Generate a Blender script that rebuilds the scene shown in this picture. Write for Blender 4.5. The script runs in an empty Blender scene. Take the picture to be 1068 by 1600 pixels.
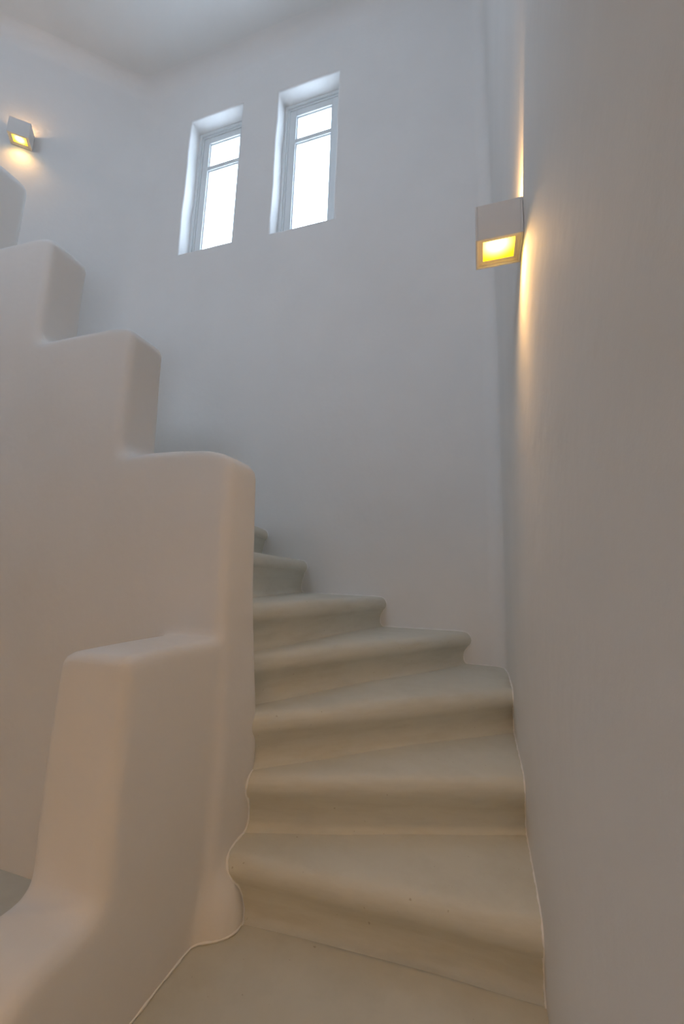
import bpy, bmesh, math, random
import numpy as np
from mathutils import Vector, Matrix

random.seed(4)
S = bpy.context.scene
C = S.collection
PI = math.pi

# ------------------------------------------------------------------ camera
EYE = 0.99                                   # the camera stands low, on the hall floor
cam_d = bpy.data.cameras.new('camera')
cam_d.sensor_fit = 'VERTICAL'
cam_d.sensor_height = 36.0
cam_d.lens = 660.0 / 1600.0 * 36.0
cam_d.clip_start = 0.02
cam = bpy.data.objects.new('camera', cam_d)
C.objects.link(cam)
zen = Vector((131.0, 4075.0, -660.0)).normalized()       # world up in camera axes
hor_y = 800 + (216 * zen.x + 660 * -zen.z) / zen.y
yax = Vector((216.0, -(hor_y - 800), -660.0)).normalized()
yax = (yax - zen * yax.dot(zen)).normalized()
xax = yax.cross(zen)
R = Matrix((xax, yax, zen))                  # rows: world axes in camera axes
M = R.to_4x4()
M.translation = Vector((0, 0, EYE))
cam.matrix_world = M
S.camera = cam

# ------------------------------------------------------------------ daylight, lamps, added fill light, exposure
SKY = (0.79, 0.94, 1.17)
SKY_STRENGTH = 8.0
FILL_POWER = 16.5
FILL_COLOR = (1.0, 0.50, 0.11)
w = bpy.data.worlds.new('sky')
w.use_nodes = True
S.world = w
bg = w.node_tree.nodes['Background']
bg.inputs[0].default_value = (*SKY, 1)
bg.inputs[1].default_value = SKY_STRENGTH

def portal(loc, normal, sx, sy):
    l = bpy.data.lights.new('daylight_portal', 'AREA')
    l.shape = 'RECTANGLE'
    l.size, l.size_y = sx, sy
    l.cycles.is_portal = True
    o = bpy.data.objects.new('daylight_portal', l)
    C.objects.link(o)
    o.location = loc
    o.rotation_euler = Vector(normal).to_track_quat('-Z', 'Y').to_euler()

portal((-2.17, 2.90, 4.40), (0, -1, 0), 0.56, 1.42)
portal((-1.285, 2.90, 4.40), (0, -1, 0), 0.56, 1.42)
portal((-1.85, -3.05, 4.125), (0, 1, 0), 1.3, 1.25)

LAMP_COLOR = (1.0, 0.55, 0.19)
DOWN_POWER = 11.5
UP_POWER = 5.0
def warm_fill(x, y, z, p, size=0.35):
    l = bpy.data.lights.new('warm_fill', 'AREA')
    l.shape = 'DISK'
    l.size = size
    l.energy = p
    l.color = FILL_COLOR
    o = bpy.data.objects.new('warm_fill', l)
    C.objects.link(o)
    o.location = (x, y, z)

warm_fill(-0.3, -1.8, 1.5, FILL_POWER)  # unseen warm light added behind the camera to brighten the lower stairwell

S.view_settings.view_transform = 'Standard'
S.view_settings.look = 'None'
S.view_settings.gamma = 1.0
S.view_settings.use_curve_mapping = False
S.view_settings.exposure = 0.12
S.cycles.max_bounces = 14
S.cycles.diffuse_bounces = 10
S.cycles.use_denoising = True
S.cycles.sample_clamp_indirect = 6.0

# ------------------------------------------------------------------ materials
def new_mat(name):
    m = bpy.data.materials.new(name)
    m.use_nodes = True
    return m, m.node_tree, m.node_tree.nodes['Principled BSDF']

def noise(nt, scale, detail=4, rough=0.55, stretch=None):
    tc = nt.nodes.new('ShaderNodeTexCoord')
    mp = nt.nodes.new('ShaderNodeMapping')
    if stretch: mp.inputs['Scale'].default_value = stretch
    n = nt.nodes.new('ShaderNodeTexNoise')
    n.inputs['Scale'].default_value = scale
    n.inputs['Detail'].default_value = detail
    n.inputs['Roughness'].default_value = rough
    nt.links.new(tc.outputs['Object'], mp.inputs['Vector'])
    nt.links.new(mp.outputs['Vector'], n.inputs['Vector'])
    return n

def ramp(nt, src, stops):
    r = nt.nodes.new('ShaderNodeValToRGB')
    e = r.color_ramp.elements
    e[0].position, e[0].color = stops[0][0], (*stops[0][1], 1)
    e[1].position, e[1].color = stops[-1][0], (*stops[-1][1], 1)
    for p, c in stops[1:-1]:
        k = e.new(p); k.color = (*c, 1)
    nt.links.new(src, r.inputs['Fac'])
    return r

def bump(nt, bsdf, pairs):
    """pairs: (noise node, strength, distance), chained"""
    prev = None
    for n, s, d in pairs:
        b = nt.nodes.new('ShaderNodeBump')
        b.inputs['Strength'].default_value = s
        b.inputs['Distance'].default_value = d
        nt.links.new(n.outputs['Fac'], b.inputs['Height'])
        if prev: nt.links.new(prev.outputs['Normal'], b.inputs['Normal'])
        prev = b
    nt.links.new(prev.outputs['Normal'], bsdf.inputs['Normal'])

def plaster(name, c0, c1, rough=0.8, b=1.0):
    m, nt, p = new_mat(name)
    n = noise(nt, 1.7, 5)
    r = ramp(nt, n.outputs['Fac'], [(0.3, c0), (0.7, c1)])
    nt.links.new(r.outputs['Color'], p.inputs['Base Color'])
    p.inputs['Roughness'].default_value = rough
    p.inputs['Specular IOR Level'].default_value = 0.25
    bump(nt, p, [(noise(nt, 5, 3), 0.25 * b, 0.02), (noise(nt, 60, 5, 0.65), 0.10 * b, 0.004)])
    return m

M_WALL = plaster('white_wall_plaster', (0.76, 0.755, 0.745), (0.80, 0.795, 0.785))
M_PARAPET = plaster('white_parapet_plaster', (0.77, 0.755, 0.73), (0.81, 0.795, 0.775), b=1.3)
M_CEIL = plaster('ceiling_plaster', (0.74, 0.745, 0.735), (0.78, 0.785, 0.775))
M_BEAD = plaster('plaster_edge', (0.86, 0.855, 0.84), (0.90, 0.895, 0.88))

def cement(name, k=1.0):
    m, nt, p = new_mat(name)
    a = noise(nt, 1.6, 6, 0.6)
    b = noise(nt, 5.0, 8, 0.65, (0.7, 0.7, 4.0))
    ra = ramp(nt, a.outputs['Fac'], [(0.28, (0.635 * k, 0.63 * k, 0.56 * k)), (0.72, (0.69 * k, 0.685 * k, 0.615 * k))])
    rb = ramp(nt, b.outputs['Fac'], [(0.3, (0.89, 0.88, 0.855)), (0.55, (1, 1, 1)), (0.75, (1.0, 0.99, 0.97))])
    sp = noise(nt, 70, 2, 0.4)
    rs = ramp(nt, sp.outputs['Fac'], [(0.215, (0.55, 0.50, 0.43)), (0.24, (1, 1, 1))])
    mx = nt.nodes.new('ShaderNodeMix'); mx.data_type = 'RGBA'; mx.blend_type = 'MULTIPLY'
    mx.inputs[0].default_value = 1.0
    nt.links.new(ra.outputs['Color'], mx.inputs[6]); nt.links.new(rb.outputs['Color'], mx.inputs[7])
    m2 = nt.nodes.new('ShaderNodeMix'); m2.data_type = 'RGBA'; m2.blend_type = 'MULTIPLY'
    m2.inputs[0].default_value = 0.6
    nt.links.new(mx.outputs[2], m2.inputs[6]); nt.links.new(rs.outputs['Color'], m2.inputs[7])
    nt.links.new(m2.outputs[2], p.inputs['Base Color'])
    rr = ramp(nt, b.outputs['Fac'], [(0.3, (0.50,) * 3), (0.7, (0.62,) * 3)])
    nt.links.new(rr.outputs['Color'], p.inputs['Roughness'])
    p.inputs['Specular IOR Level'].default_value = 0.35
    bump(nt, p, [(noise(nt, 4, 3), 0.25, 0.02), (noise(nt, 40, 6, 0.6), 0.10, 0.004)])
    return m
M_STAIR = cement('beige_polished_cement')
M_FLOOR_DIM = cement('beige_cement_dimmed', 0.90)  # stair cement again, lens falloff put into the floor as a darker colour

def paint(name, col, rough=0.4):
    m, nt, p = new_mat(name)
    n = noise(nt, 30, 3)
    r = ramp(nt, n.outputs['Fac'], [(0.3, tuple(c * 0.985 for c in col)), (0.7, col)])
    nt.links.new(r.outputs['Color'], p.inputs['Base Color'])
    p.inputs['Roughness'].default_value = rough
    return m
M_FRAME = paint('white_window_paint', (0.70, 0.73, 0.74), 0.35)
M_LAMP = paint('white_lamp_enamel', (0.72, 0.70, 0.68), 0.45)
M_LAMP_METAL = paint('cream_lamp_rim', (0.76, 0.70, 0.60), 0.4)
M_PLATE = paint('grey_backplate', (0.35, 0.34, 0.33), 0.5)

m, nt, p = new_mat('clear_glass')
nt.nodes.remove(p)
tr = nt.nodes.new('ShaderNodeBsdfTransparent'); tr.inputs[0].default_value = (0.96, 0.98, 0.98, 1)
gl = nt.nodes.new('ShaderNodeBsdfGlossy'); gl.inputs['Roughness'].default_value = 0.02
lw_ = nt.nodes.new('ShaderNodeLayerWeight'); lw_.inputs['Blend'].default_value = 0.5
pw = nt.nodes.new('ShaderNodeMath'); pw.operation = 'POWER'; pw.inputs[1].default_value = 5.0
nt.links.new(lw_.outputs['Facing'], pw.inputs[0])
fr = nt.nodes.new('ShaderNodeMath'); fr.operation = 'MULTIPLY_ADD'; fr.inputs[1].default_value = 0.9; fr.inputs[2].default_value = 0.04
nt.links.new(pw.outputs[0], fr.inputs[0])
mx = nt.nodes.new('ShaderNodeMixShader')
nt.links.new(fr.outputs[0], mx.inputs[0]); nt.links.new(tr.outputs[0], mx.inputs[1]); nt.links.new(gl.outputs[0], mx.inputs[2])
nt.links.new(mx.outputs[0], nt.nodes['Material Output'].inputs['Surface'])
M_GLASS = m

def glow(name, hot, edge, col, hotcol, reach):
    """lit yellow glass: a hot spot where the bulb sits behind it (object origin), deeper yellow away from it"""
    m, nt, p = new_mat(name)
    nt.nodes.remove(p)
    tc = nt.nodes.new('ShaderNodeTexCoord')
    ln = nt.nodes.new('ShaderNodeVectorMath'); ln.operation = 'LENGTH'
    nt.links.new(tc.outputs['Object'], ln.inputs[0])
    mr = nt.nodes.new('ShaderNodeMapRange'); mr.interpolation_type = 'SMOOTHSTEP'
    mr.inputs['From Max'].default_value = reach
    nt.links.new(ln.outputs['Value'], mr.inputs['Value'])
    r = ramp(nt, mr.outputs['Result'], [(0.0, hotcol), (1.0, col)])
    st = nt.nodes.new('ShaderNodeMapRange')
    st.inputs['To Min'].default_value = hot; st.inputs['To Max'].default_value = edge
    nt.links.new(mr.outputs['Result'], st.inputs['Value'])
    em = nt.nodes.new('ShaderNodeEmission')
    nt.links.new(r.outputs['Color'], em.inputs['Color']); nt.links.new(st.outputs['Result'], em.inputs['Strength'])
    nt.links.new(em.outputs[0], nt.nodes['Material Output'].inputs['Surface'])
    return m
M_GLOW = glow('lit_yellow_glass', 9.0, 2.2, (1.0, 0.62, 0.012), (1.0, 0.72, 0.22), 0.062)
M_BULB = glow('lit_upper_glass', 9.0, 5.0, (1.0, 0.60, 0.16), (1.0, 0.65, 0.22), 0.05)

# ------------------------------------------------------------------ helpers
def mesh_obj(name, verts, faces, mat, parent=None, smooth=True):
    me = bpy.data.meshes.new(name)
    me.from_pydata([tuple(v) for v in verts], [], [tuple(f) for f in faces])
    me.materials.append(mat)
    if smooth: me.polygons.foreach_set('use_smooth', [True] * len(me.polygons))
    me.update()
    o = bpy.data.objects.new(name, me)
    C.objects.link(o)
    o.parent = parent
    return o

def bm_obj(name, bm, mat, parent=None, smooth=False):
    bmesh.ops.recalc_face_normals(bm, faces=bm.faces[:])
    me = bpy.data.meshes.new(name)
    bm.to_mesh(me); bm.free()
    me.materials.append(mat)
    if smooth: me.polygons.foreach_set('use_smooth', [True] * len(me.polygons))
    o = bpy.data.objects.new(name, me)
    C.objects.link(o)
    o.parent = parent
    return o

def box(bm, x0, x1, y0, y1, z0, z1, bev=0.0):
    r = bmesh.ops.create_cube(bm, size=1.0)
    vs = r['verts']
    for v in vs:
        v.co = Vector(((x0 + x1) / 2 + v.co.x * (x1 - x0), (y0 + y1) / 2 + v.co.y * (y1 - y0), (z0 + z1) / 2 + v.co.z * (z1 - z0)))
    if bev:
        es = list({e for v in vs for e in v.link_edges})
        bmesh.ops.bevel(bm, geom=es, offset=bev, segments=2, profile=0.5, affect='EDGES')

def empty(name, loc, label=None, cat=None, kind=None, group=None, rot=0.0):
    o = bpy.data.objects.new(name, None)
    o.empty_display_size = 0.1
    C.objects.link(o)
    o.location = loc
    o.rotation_euler = (0, 0, rot)
    for k, v in (('label', label), ('category', cat), ('kind', kind), ('group', group)):
        if v: o[k] = v
    return o

def struct(o, label=None):
    o['kind'] = 'structure'
    if label: o['label'] = label
    return o

# ------------------------------------------------------------------ the room
WX = 0.13            # right wall
WY = 2.63            # window wall
ZC = 5.59            # stairwell ceiling
COVE = 0.13
ZS = 2.90            # underside of the upper floor over the hall

def wob(x, y, z):    # hand-trowelled unevenness, in metres
    return 0.0035 * (math.sin(2.1 * x + 1.3 * z) + math.sin(1.7 * y - 0.9 * z + 1.0)) + 0.002 * math.sin(4.3 * z + 2.9 * (x + y))

def lean_in(x, y, z):     # the right corner leans into the stairwell towards the top
    t = min(1.0, max(0.0, (x + 0.8) / 0.84))
    return -0.012 * max(0.0, z - 2.6) * t * t * (3 - 2 * t) * min(1.0, max(0.0, (y - 0.6) / 1.4))

def plan_path():
    """inner face of the walls, anticlockwise from the hall's right rear: (point, inward normal, tag)"""
    pts = []
    def line(a, b, n, tag, k):
        for i in range(k + 1):
            t = i / k
            pts.append((Vector((a[0] + (b[0] - a[0]) * t, a[1] + (b[1] - a[1]) * t)), Vector(n), tag))
    def arc(c, r, a0, a1, tag, k):
        for i in range(1, k):
            a = a0 + (a1 - a0) * i / k
            d = Vector((math.cos(a), math.sin(a)))
            pts.append((Vector(c) + d * r, -d, tag))
    r1 = 0.09
    line((WX, -3.0), (WX, WY - r1), (-1, 0), 'right', 34)
    arc((WX - r1, WY - r1), r1, 0, PI / 2, 'right', 14)
    # window wall, then the turn to the slanted left wall
    ang = math.atan2(0.81, 0.91)                                 # 41.7 deg
    r2 = 0.35
    tl = r2 * math.tan(ang / 2)
    cx = -2.93
    line((WX - r1, WY), (cx + tl, WY), (0, -1), 'window', 10)
    arc((cx + tl, WY - r2), r2, PI / 2, PI / 2 + ang, 'left', 14)
    e = Vector((-0.91, -0.81)).normalized(); n = Vector((-e.y, e.x))
    p0 = Vector((cx, WY)) + e * tl
    p1 = Vector((cx, WY)) + e * 2.0
    line(p0, p1, n, 'left', 12)
    line((p1.x - 0.02, p1.y - 0.05), (p1.x - 0.02, -3.0), (1, 0), 'left', 10)
    return pts
PATH = plan_path()
def sheet(idx, name):
    """walls from plan points, rounded into the ceiling at the top"""
    zs = [-0.05, 0.0] + [0.25 * i for i in range(1, 21)] + [5.2, 5.35, ZC - COVE - 0.02]
    prof = [(0.0, z) for z in zs] + [(COVE * (1 - math.cos(a)), ZC - COVE + COVE * math.sin(a)) for a in [PI / 2 * i / 12 for i in range(13)]]
    V, F = [], []
    for i in idx:
        p, n, _ = PATH[i]
        for o, z in prof:
            f = wob(p.x, p.y, z) if z < ZC - 0.01 else 0
            f *= min(1.0, max(0.0, (WY - p.y) / 0.35))
            q = p + n * (o + f)
            V.append((q.x + (lean_in(q.x, q.y, z) if name == 'wall_right' else 0), q.y, z))
    m = len(prof)
    for a in range(len(idx) - 1):
        for b in range(m - 1):
            F.append((a * m + b, a * m + b + 1, (a + 1) * m + b + 1, (a + 1) * m + b))
    return V, F
ir = [i for i, q in enumerate(PATH) if q[2] == 'right']
iw = [i for i, q in enumerate(PATH) if q[2] == 'window']
il = [i for i, q in enumerate(PATH) if q[2] == 'left']
V, F = sheet(ir + iw[:1], 'wall_right')
struct(mesh_obj('wall_right', V, F, M_WALL))
V, F = sheet(iw[-1:] + il, 'wall_left')
struct(mesh_obj('wall_left', V, F, M_WALL))

# the window wall: a sheet with two deep, soft-edged openings
WIN = [(-2.435, -1.900, 2.735 + EYE, 4.105 + EYE), (-1.550, -1.012, 2.722 + EYE, 4.090 + EYE)]
DEPTH = 0.30
x_l, x_r = PATH[iw[-1]][0].x, PATH[iw[0]][0].x
RR = 0.016
def window_wall():
    xs = {x_l, x_r}; zs = {-0.05, ZC - COVE}
    for (a, b, c, d) in WIN:
        for q in (RR, RR + 0.012):
            xs |= {a - q, b + q}; zs |= {c - q, d + q}
    def fill(s, step):
        s = sorted(s); out = []
        for u, v in zip(s, s[1:]):
            k = max(1, round((v - u) / step))
            out += [u + (v - u) * i / k for i in range(k)]
        return out + [s[-1]]
    xs, zs = fill(xs, 0.14), fill(zs, 0.16)
    V, F, ix = [], [], {}
    def vid(x, z, y=WY, key=None):
        k = key or (round(x, 5), round(z, 5))
        if k not in ix:
            ix[k] = len(V); V.append((x, y, z))
        return ix[k]
    eps = 1e-4
    for x0, x1 in zip(xs, xs[1:]):
        for z0, z1 in zip(zs, zs[1:]):
            cx, cz = (x0 + x1) / 2, (z0 + z1) / 2
            if any(a - RR - eps < cx < b + RR + eps and c - RR - eps < cz < d + RR + eps for a, b, c, d in WIN): continue
            F.append((vid(x0, z0), vid(x1, z0), vid(x1, z1), vid(x0, z1)))
    # cove
    prev = [vid(x, zs[-1]) for x in xs]
    for i in range(1, 13):
        a = PI / 2 * i / 12
        y = WY - COVE * (1 - math.cos(a)); z = ZC - COVE + COVE * math.sin(a)
        row = []
        for x in xs:
            V.append((x, y, z)); row.append(len(V) - 1)
        for j in range(len(xs) - 1): F.append((prev[j], prev[j + 1], row[j + 1], row[j]))
        prev = row
    # reveals
    for (a, b, c, d) in WIN:
        gx = [x for x in xs if a - RR - eps <= x <= b + RR + eps]
        gz = [z for z in zs if c - RR - eps <= z <= d + RR + eps]
        ring = [(x, gz[0]) for x in gx] + [(gx[-1], z) for z in gz[1:]] + [(x, gz[-1]) for x in gx[-2::-1]] + [(gx[0], z) for z in gz[-2:0:-1]]
        cur = [vid(x, z) for x, z in ring]
        mxx, mzz = (a + b) / 2, (c + d) / 2
        sections = [(RR * (1 - math.sin(t)), RR * (1 - math.cos(t))) for t in [PI / 2 * i / 5 for i in range(1, 6)]] + [(-0.002, 0.03), (-0.006, DEPTH)]
        for off, dy in sections:
            row = []
            for (x, z) in ring:
                px = min(max(x, a - off), b + off); pz = min(max(z, c - off), d + off)
                if x in (gx[0], gx[-1]): px = a - off if x == gx[0] else b + off
                if z in (gz[0], gz[-1]): pz = c - off if z == gz[0] else d + off
                wv = 0.0035 * math.sin(9 * z + 3 * x) + 0.002 * math.sin(23 * z + 17 * x)
                if x == gx[0]: px += wv
                if x == gx[-1]: px -= wv
                if z in (gz[0], gz[-1]): pz += wv * 0.6
                V.append((px, WY + dy, pz)); row.append(len(V) - 1)
            n = len(ring)
            for j in range(n): F.append((cur[j], cur[(j + 1) % n], row[(j + 1) % n], row[j]))
            cur = row
    return [(x + lean_in(x, y, z), y, z) for x, y, z in V], F
V, F = window_wall()
struct(mesh_obj('wall_window', V, F, M_WALL))

# ceiling, hall slab, floor, rear wall
ring = []
for p, n, tg in PATH:
    if tg == 'window' and ring and abs(p.y - WY) > 1e-6: continue
    q = p + n * 0.04
    ring.append((q.x, q.y, ZC))
struct(mesh_obj('ceiling', ring, [tuple(range(len(ring)))[::-1]], M_CEIL, smooth=False))
XL = PATH[il[-1]][0].x
bm = bmesh.new(); box(bm, XL - 0.1, WX + 0.1, -3.05, -1.4, ZS, ZS + 0.2, 0.02)
struct(bm_obj('ceiling_hall', bm, M_CEIL))
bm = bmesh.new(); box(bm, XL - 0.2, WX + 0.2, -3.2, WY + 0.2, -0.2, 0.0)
struct(bm_obj('floor', bm, M_FLOOR_DIM))
bm = bmesh.new()
bx0, bx1, bz0, bz1 = -2.5, -1.2, 3.5, 4.75  # unseen opening, added and sized to let extra daylight onto the window wall
box(bm, XL - 0.1, WX + 0.1, -3.2, -3.0, 0, bz0); box(bm, XL - 0.1, WX + 0.1, -3.2, -3.0, bz1, ZC)
box(bm, XL - 0.1, bx0, -3.2, -3.0, bz0, bz1); box(bm, bx1, WX + 0.1, -3.2, -3.0, bz0, bz1)
struct(bm_obj('wall_rear', bm, M_WALL))

# ------------------------------------------------------------------ windows
def frame_ring(bm, a, b, c, d, wd, y0, y1, bev=0.003):
    box(bm, a, a + wd, y0, y1, c, d, bev); box(bm, b - wd, b, y0, y1, c, d, bev)
    box(bm, a + wd, b - wd, y0, y1, d - wd, d, bev); box(bm, a + wd, b - wd, y0, y1, c, c + wd, bev)
for k, (a, b, c, d) in enumerate(WIN):
    a -= 0.004; b += 0.004; c -= 0.004; d += 0.004
    w_ = struct(empty('window_%d' % (k + 1), ((a + b) / 2, WY + 0.15, c)),
                ['narrow white window with two panes, the left one of the pair high in the wall',
                 'narrow white window with two panes, the right one of the pair high in the wall'][k])
    inv = Matrix.Translation(-w_.location)
    def part(name, bm, mat, sm=False, par=None):
        bm.transform(inv)
        return bm_obj(name, bm, mat, par or w_, sm)
    yf = WY + 0.125
    bm = bmesh.new(); frame_ring(bm, a, b, c, d, 0.034, yf, yf + 0.10); 
    frame_ring(bm, a + 0.030, b - 0.030, c + 0.030, d - 0.030, 0.020, yf + 0.013, yf + 0.10)
    part('window_frame', bm, M_FRAME)
    # sash
    ia, ib, ic, id_ = a + 0.048, b - 0.048, c + 0.048, d - 0.048
    st = 0.062
    zb = 3.728 + EYE                                   # glazing bar centre
    bm = bmesh.new(); frame_ring(bm, ia, ib, ic, id_, st, yf + 0.020, yf + 0.075, 0.004)
    sash = part('sash', bm, M_FRAME)
    bm = bmesh.new(); box(bm, ia + st - 0.004, ib - st + 0.004, yf + 0.022, yf + 0.073, zb - 0.020, zb + 0.020, 0.004)
    part('glazing_bar', bm, M_FRAME)
    for (z0, z1) in ((ic + st, zb - 0.020), (zb + 0.020, id_ - st)):
        bm = bmesh.new(); frame_ring(bm, ia + st - 0.002, ib - st + 0.002, z0 - 0.002, z1 + 0.002, 0.011, yf + 0.034, yf + 0.050, 0.003)
        part('glazing_bead', bm, M_FRAME)
        bm = bmesh.new(); box(bm, ia + st - 0.002, ib - st + 0.002, yf + 0.050, yf + 0.055, z0 - 0.002, z1 + 0.002)
        part('pane', bm, M_GLASS)

# ------------------------------------------------------------------ stepped plaster parapet (distance field -> surface)
PX = -0.770            # stair-side face of the pier
LEVELS = [(PX, 1.415), (-1.255, 1.960), (-1.775, 2.495), (-2.31, 3.10), (-2.83, 3.65)]
def surface_nets(Fd, o, h):
    nx, ny, nz = Fd.shape
    ins = Fd < 0
    cs = np.zeros((nx - 1, ny - 1, nz - 1), np.int8)
    for i in (0, 1):
        for j in (0, 1):
            for k in (0, 1):
                cs += ins[i:nx - 1 + i, j:ny - 1 + j, k:nz - 1 + k]
    act = (cs > 0) & (cs < 8)
    I = np.argwhere(act)
    idx = -np.ones(act.shape, np.int64); idx[act] = np.arange(len(I))
    acc = np.zeros((len(I), 3)); cnt = np.zeros(len(I))
    cor = [(i, j, k) for i in (0, 1) for j in (0, 1) for k in (0, 1)]
    val = {c: Fd[I[:, 0] + c[0], I[:, 1] + c[1], I[:, 2] + c[2]] for c in cor}
    for c in cor:
        for ax in range(3):
            if c[ax] == 0:
                c2 = list(c); c2[ax] = 1; c2 = tuple(c2)
                a, b = val[c], val[c2]
                m = (a < 0) != (b < 0)
                t = np.where(m, a / np.where(m, a - b, 1), 0)
                p = np.array(c, float)[None, :].repeat(len(I), 0); p[:, ax] = t
                acc[m] += p[m]; cnt[m] += 1
    V = (I + acc / cnt[:, None]) * h + np.array(o)
    Q = []
    for ax in range(3):
        a1, a2 = (ax + 1) % 3, (ax + 2) % 3
        s0 = [slice(None)] * 3; s1 = [slice(None)] * 3
        s0[ax] = slice(0, -1); s1[ax] = slice(1, None)
        A, B = ins[tuple(s0)], ins[tuple(s1)]
        for flip, mm in ((False, A & ~B), (True, ~A & B)):
            P = np.argwhere(mm)
            ok = (P[:, a1] > 0) & (P[:, a2] > 0) & (P[:, a1] < Fd.shape[a1] - 1) & (P[:, a2] < Fd.shape[a2] - 1)
            P = P[ok]
            def g(d1, d2):
                q = P.copy(); q[:, a1] -= d1; q[:, a2] -= d2
                return idx[q[:, 0], q[:, 1], q[:, 2]]
            quad = np.stack([g(1, 1), g(0, 1), g(0, 0), g(1, 0)], 1)
            if flip: quad = quad[:, ::-1]
            Q.append(quad)
    return V, np.concatenate(Q)
def smin(a, b, k):
    hh = np.clip(0.5 + 0.5 * (b - a) / k, 0, 1)
    return b * (1 - hh) + a * hh - k * hh * (1 - hh)
def rmax(a, b, r):           # rounded intersection
    return np.minimum(np.maximum(a, b), -r) + np.sqrt(np.maximum(a + r, 0) ** 2 + np.maximum(b + r, 0) ** 2)
def sstep(x, a, b):
    t = np.clip((x - a) / (b - a), 0, 1); return t * t * (3 - 2 * t)
H = 0.013
lo, hi = (-3.15, 0.40, -0.06), (-0.60, 1.48, 3.78)
gx = np.arange(lo[0], hi[0], H, dtype=np.float32); gy = np.arange(lo[1], hi[1], H, dtype=np.float32); gz = np.arange(lo[2], hi[2], H, dtype=np.float32)
X = gx[:, None, None]; Y = gy[None, :, None]; Z = gz[None, None, :]
wv = 0.004 * np.sin(3.1 * X + 2.3 * Z) + 0.004 * np.sin(2.7 * Z - 3.3 * Y + 1.0) + 0.002 * np.sin(9 * Z + 7 * X) + 0.0015 * np.sin(13 * X + 11 * Y)
lean = 0.026 * (1 - sstep(Z, 0.35, 1.25))
d = None
for i, (xr, zt) in enumerate(LEVELS):
    xe = xr + (lean if i == 0 else 0)
    # outer shoulders are generously rounded, sagging a little to the back
    zt_ = zt + 0.012 * np.sin(5 * X + i) - 0.02 * sstep(X, xr - 0.14, xr)
    q = rmax(X - xe, Z - zt_, 0.060)
    d = q if d is None else smin(d, q, 0.075)
back = 1.36 + 0.045 * (1 - sstep(Z, 0.35, 1.05)) * sstep(X, -1.3, -0.9)
slab = np.maximum(1.165 - Y, Y - back)
upper = rmax(d, slab, 0.036)
# lower wing that comes forward along the stair foot: tall post, then a low bench-high end
tall = rmax(0.800 - Y, Z - (0.792 + 0.010 * np.sin(6 * X)), 0.028)
bench = rmax(0.585 - Y, Z - 0.285, 0.11)
wing = rmax(smin(tall, bench, 0.05), np.abs(X + 0.866) - 0.104, 0.030)
wing = np.maximum(wing, Y - 1.25)
foot = np.sqrt(((X + 0.775) / 0.100) ** 2 + ((Y - 1.235) / 0.085) ** 2 + ((Z + 0.01) / 0.155) ** 2)
foot = (foot - 1) * 0.085
D = smin(smin(upper, wing, 0.020), foot, 0.035) + wv
D = rmax(np.maximum(D, -0.02 - Z), -3.10 - X, 0.03)
V, Q = surface_nets(D.astype(np.float32), lo, H)
par = mesh_obj('stair_parapet', V.tolist(), Q.tolist(), M_PARAPET)
par['label'] = 'white plaster stepped parapet wall rising left beside the winding stairs'
par['category'] = 'parapet'
def pier_x(z, y):            # stair-side face of the pier, for the edge bead
    l = 0.034 * (1 - float(sstep(np.array(z), 0.30, 1.25)))
    return PX + l

# ------------------------------------------------------------------ winding stairs
TZ = [0.0, 0.18, 0.36, 0.54, 0.72, 0.90, 1.115, 1.325, 1.50, 1.68, 1.86, 2.02]
NOSE = {  # inner end, outer end of each nosing
    1: ((-0.745, 1.232), (WX, 1.275)),
    2: ((-0.745, 1.325), (WX, 1.640)),
    3: ((-0.745, 1.345), (WX, 2.095)),
    4: ((-0.775, 1.425), (-0.059, WY)),
    5: ((-0.800, 1.430), (-0.553, WY)),
    6: ((-0.940, 1.385), (-1.094, WY)),
    7: ((-1.150, 1.385), (-1.403, WY)),
    8: ((-1.38, 1.385), (-1.71, WY)),
    9: ((-1.66, 1.375), (-2.01, WY)),
    10: ((-1.97, 1.375), (-2.30, WY)),
    11: ((-2.32, 1.375), (-2.58, WY)),
}
TOP = 11
def profile(rise):
    """nosing section, from the tread edge down to the tread below: (u outward, z from tread top)"""
    pts = [(-0.080, 0.0), (-0.062, -0.0006), (-0.046, -0.0024)]
    for a in np.linspace(72, -52, 11):
        a = math.radians(a)
        pts.append((-0.042 + 0.042 * math.cos(a), -0.046 + 0.044 * math.sin(a)))
    s = rise / 0.18
    pts += [(-0.022, -0.091 * s), (-0.028, -0.102 * s), (-0.033, -0.114 * s), (-0.036, -0.127 * s), (-0.037, -0.142 * s),
            (-0.036, -0.156 * s), (-0.032, -0.168 * s), (-0.024, -0.1775 * s), (-0.014, -0.1815 * s)]
    return pts
def line_at(n, t):
    a, b = Vector(NOSE[n][0]), Vector(NOSE[n][1])
    e = (b - a).normalized()
    dn = Vector((e.y, -e.x))
    return a + (b - a) * t, dn
stairs = empty('winding_staircase', (-0.3, 1.25, 0), 'beige polished cement winding stairs with rounded bullnose treads against the white walls', 'stairs')
off = Vector((-0.3, 1.25, 0))
NT = 22
def jig(n, t, amp=1.0):      # hand-formed edge
    return amp * (0.0030 * math.sin(5.1 * t + 2.3 * n) + 0.0016 * math.sin(13 * t + 1.7 * n))
beads = []
from mathutils.bvhtree import BVHTree
def bvh_of(names):
    V, F = [], []
    for nm in names:
        me = bpy.data.objects[nm].data; k = len(V)
        V += [v.co.copy() for v in me.vertices]; F += [tuple(i + k for i in p.vertices) for p in me.polygons]
    return BVHTree.FromPolygons(V, F)
BVH_OUT = bvh_of(['wall_right', 'wall_window'])
BVH_PAR = bvh_of(['stair_parapet'])
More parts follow.
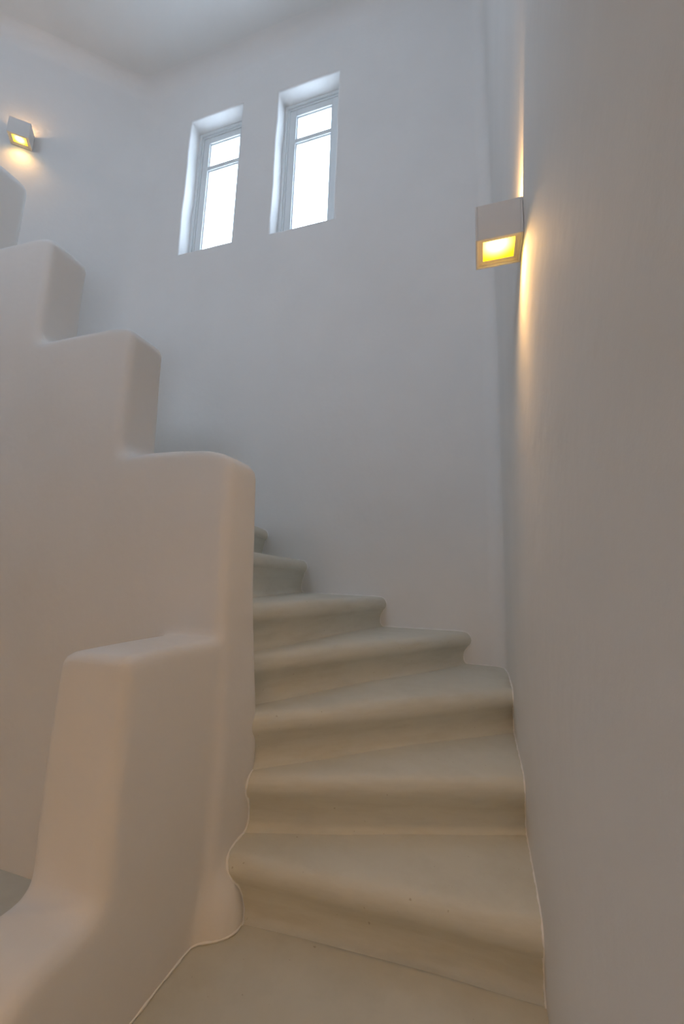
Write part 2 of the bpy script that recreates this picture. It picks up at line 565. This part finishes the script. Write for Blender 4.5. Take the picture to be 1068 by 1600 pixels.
for n in range(1, TOP + 1):
    rise = TZ[n] - TZ[n - 1]
    pr = profile(rise)
    V, F = [], []
    ts = [-0.10 if n <= 3 else -0.03] + [i / NT for i in range(NT + 1)] + [1.045]
    def back(t):
        if n == TOP:
            p, dn = line_at(n, t); return p - dn * 0.4
        p, dn = line_at(n + 1, t)
        if n == 3:                         # this tread fills the corner of the stairwell
            if t > 0.78:
                k = min(1.0, (t - 0.78) / 0.22)
                p0, dn = line_at(4, 1.03)
                p = p0.lerp(Vector((WX + 0.03, WY + 0.03)), k)
                return p
            p, dn = line_at(4, t / 0.78 * 1.03)
        return p - dn * 0.05
    cols = []
    for t in ts:
        p, dn = line_at(n, t)
        col = []
        bk = back(t)
        j = jig(n, t)
        e0 = p + dn * (pr[0][0])
        col.append((bk.x, bk.y, TZ[n - 1] - 0.03))
        for k in range(7):
            q = bk.lerp(e0, k / 7)
            col.append((q.x, q.y, TZ[n] + 0.002 * math.sin(4 * q.x + 5 * q.y)))
        for (u, z) in pr:
            q = p + dn * (u + j + (0.002 * math.sin(7 * t + n) if z < -0.1 * rise / 0.18 else 0))
            col.append((q.x, q.y, TZ[n] + z + (0.002 * math.sin(4 * q.x + 5 * q.y) if z > -0.06 else 0)))
        q = p + dn * -0.014
        col.append((q.x, q.y, TZ[n - 1] - 0.03))
        cols.append(col)
    m = len(cols[0])
    for c in cols: V += [Vector(v) - off for v in c]
    for a in range(len(cols) - 1):
        for b in range(m):
            F.append((a * m + b, a * m + (b + 1) % m, (a + 1) * m + (b + 1) % m, (a + 1) * m + b))
    F.append(tuple(range(m))[::-1]); F.append(tuple((len(cols) - 1) * m + b for b in range(m)))
    mesh_obj('step', V, F, M_STAIR, stairs)
    if n <= 7:
        # plaster edge: where each line of the step meets the pier and the outer wall
        outer, inner = [], []
        for b in list(range(m - 2, 0, -1)):
            line = [Vector(c[b]) for c in cols]
            for seq, bvh, acc in ((line, BVH_OUT, outer), (line[::-1], BVH_PAR, inner)):
                lo_ = 6
                for p, q in zip(seq[lo_:], seq[lo_ + 1:]):
                    dv = q - p
                    h = bvh.ray_cast(p, dv.normalized(), dv.length)
                    if h[0] is not None:
                        acc.append(h[0]); break
        if n == 3:
            outer = [q for q in outer if q.y < 2.35] + [Vector((WX, 2.45, TZ[3])), Vector((WX - 0.012, WY - 0.04, TZ[3])), Vector((WX - 0.04, WY - 0.010, TZ[3])), Vector((WX - 0.10, WY, TZ[3])), Vector((-0.07, WY, TZ[3]))]
        beads.append(outer)
        if n <= 2: beads.append(inner)

def tube(path, r, seg=6):
    # resample evenly, then sweep
    P = [path[0]]
    for q in path[1:]:
        d_ = (q - P[-1]).length
        k = max(1, int(d_ / 0.012))
        a = P[-1]
        for i in range(1, k + 1): P.append(a.lerp(q, i / k))
    V, F = [], []
    for i, q in enumerate(P):
        t = (P[min(i + 1, len(P) - 1)] - P[max(i - 1, 0)]).normalized()
        u = t.cross(Vector((0.31, 0.52, 0.79))).normalized(); v = t.cross(u)
        rr = r * (1 + 0.25 * math.sin(i * 0.9) + 0.2 * math.sin(i * 2.3))
        for s in range(seg):
            a = 2 * PI * s / seg
            V.append(q + (u * math.cos(a) + v * math.sin(a)) * rr)
    for i in range(len(P) - 1):
        for s in range(seg):
            F.append((i * seg + s, i * seg + (s + 1) % seg, (i + 1) * seg + (s + 1) % seg, (i + 1) * seg + s))
    F.append(tuple(range(seg))[::-1]); F.append(tuple((len(P) - 1) * seg + s for s in range(seg)))
    return V, F
for path in beads:
    V, F = tube(path, 0.0042)
    mesh_obj('plaster_edge', [v - off for v in V], F, M_BEAD, stairs)
# edge along the wing and the pier foot on the hall floor
base = []                        # follow the wing's foot by casting towards it just above the floor
for y in list(np.linspace(0.62, 1.10, 17)) + [1.13, 1.145]:
    h = BVH_PAR.ray_cast(Vector((-0.5, y, 0.004)), Vector((-1, 0, 0)))
    if h[0] is not None: base.append(h[0])
for a in np.linspace(-88, 25, 12):
    a = math.radians(a)
    h = BVH_PAR.ray_cast(Vector((-0.735 + 0.3 * math.cos(a), 1.215 + 0.3 * math.sin(a), 0.004)), Vector((-math.cos(a), -math.sin(a), 0)))
    if h[0] is not None: base.append(h[0])
V, F = tube(base, 0.0033)
struct(mesh_obj('trim_1', V, F, M_BEAD))

# ------------------------------------------------------------------ wall lamps
def sconce(loc, rot, wd, dp, ht, label, bulb_y, dim=1.0):
    """square plaster-white box lamp; local +x leaves the wall, y runs along it"""
    r = empty('wall_lamp', loc, label, 'lamp', rot=rot)
    g = 0.004; th = 0.006
    x0, x1, y0, y1, z0, z1 = g, dp, -wd / 2, wd / 2, 0.0, ht
    bm = bmesh.new()
    box(bm, x1 - th, x1, y0, y1, z0, z1, 0.0012)
    box(bm, x0, x0 + th, y0, y1, z0, z1, 0.0012)
    box(bm, x0 + th, x1 - th, y0, y0 + th, z0, z1, 0.0012)
    box(bm, x0 + th, x1 - th, y1 - th, y1, z0, z1, 0.0012)
    bm_obj('housing', bm, M_LAMP, r)
    # stepped rim round the lower glass
    def rim(bm, i0, i1, za, zb):
        a0, a1, b0, b1 = x0 + i0, x1 - i0, y0 + i0, y1 - i0
        wdt = i1 - i0
        box(bm, a0, a0 + wdt, b0, b1, za, zb); box(bm, a1 - wdt, a1, b0, b1, za, zb)
        box(bm, a0 + wdt, a1 - wdt, b0, b0 + wdt, za, zb); box(bm, a0 + wdt, a1 - wdt, b1 - wdt, b1, za, zb)
    k = wd / 0.115
    bm = bmesh.new(); rim(bm, 0.0055 * k, 0.0125 * k, 0.004, 0.02); rim(bm, 0.0125 * k, 0.0195 * k, 0.0075, 0.02)
    bm_obj('lower_rim', bm, M_LAMP_METAL, r)
    def glass(name, z, inset, c, mat):
        a0, a1, b0, b1 = x0 + inset, x1 - inset, y0 + inset, y1 - inset
        bm = bmesh.new(); box(bm, a0 - c[0], a1 - c[0], b0 - c[1], b1 - c[1], 0, 0.004)
        o = bm_obj(name, bm, mat, r)
        o.location = (c[0], c[1], z)
    glass('lower_glass', 0.0095, 0.0185 * k, (x0 + (x1 - x0) * 0.55, bulb_y * 0.55), M_GLOW)
    bm = bmesh.new(); rim(bm, 0.0055, 0.0105, ht - 0.03, ht - 0.022)
    bm_obj('upper_rim', bm, M_LAMP_METAL, r)
    bm = bmesh.new(); box(bm, x0 + th, x1 - th, y0 + th, y1 - th, ht - 0.052, ht - 0.048)
    bm_obj('reflector', bm, M_PLATE, r)
    # small bulb of the up-light
    bm = bmesh.new()
    bmesh.ops.create_uvsphere(bm, u_segments=16, v_segments=10, radius=0.009)
    b = bm_obj('bulb', bm, M_BULB, r, True); b.location = (x0 + 0.03, bulb_y, ht - 0.038)
    for nm, zz, rx, yy, size, pw in (('down_light', 0.0085, 0.0, bulb_y * 0.55, 2.6, DOWN_POWER), ('up_light', ht - 0.035, PI, bulb_y, 2.9, UP_POWER)):
        l = bpy.data.lights.new(nm, 'SPOT'); l.spot_size = size; l.spot_blend = 1.0
        l.shadow_soft_size = 0.006; l.energy = pw * dim; l.color = LAMP_COLOR
        lo_ = bpy.data.objects.new(nm, l); C.objects.link(lo_); lo_.parent = r
        lo_.location = (x0 + (x1 - x0) * (0.6 if rx == 0 else 0.45), yy, zz); lo_.rotation_euler = (rx, 0, 0)
    bm = bmesh.new(); box(bm, 0.0, g, y0 + 0.008, y1 - 0.008, z0 + 0.008, z1 - 0.008)
    bm_obj('backplate', bm, M_PLATE, r)
    return r
# right wall: its lit glass sits high over the stair foot
sconce((WX, 1.115, 0.912 + EYE), PI, 0.112, 0.124, 0.106, 'square white box wall lamp on the right wall near the corner', 0.035)
e = Vector((-0.91, -0.81)).normalized(); nrm = Vector((-e.y, e.x))
lp = Vector((-2.93, 2.63)) + e * 0.916
sconce((lp.x, lp.y, 3.522 + EYE), math.atan2(nrm.y, nrm.x), 0.150, 0.124, 0.142, 'small square white box wall lamp on the slanted wall above the parapet', 0.0, 0.4)
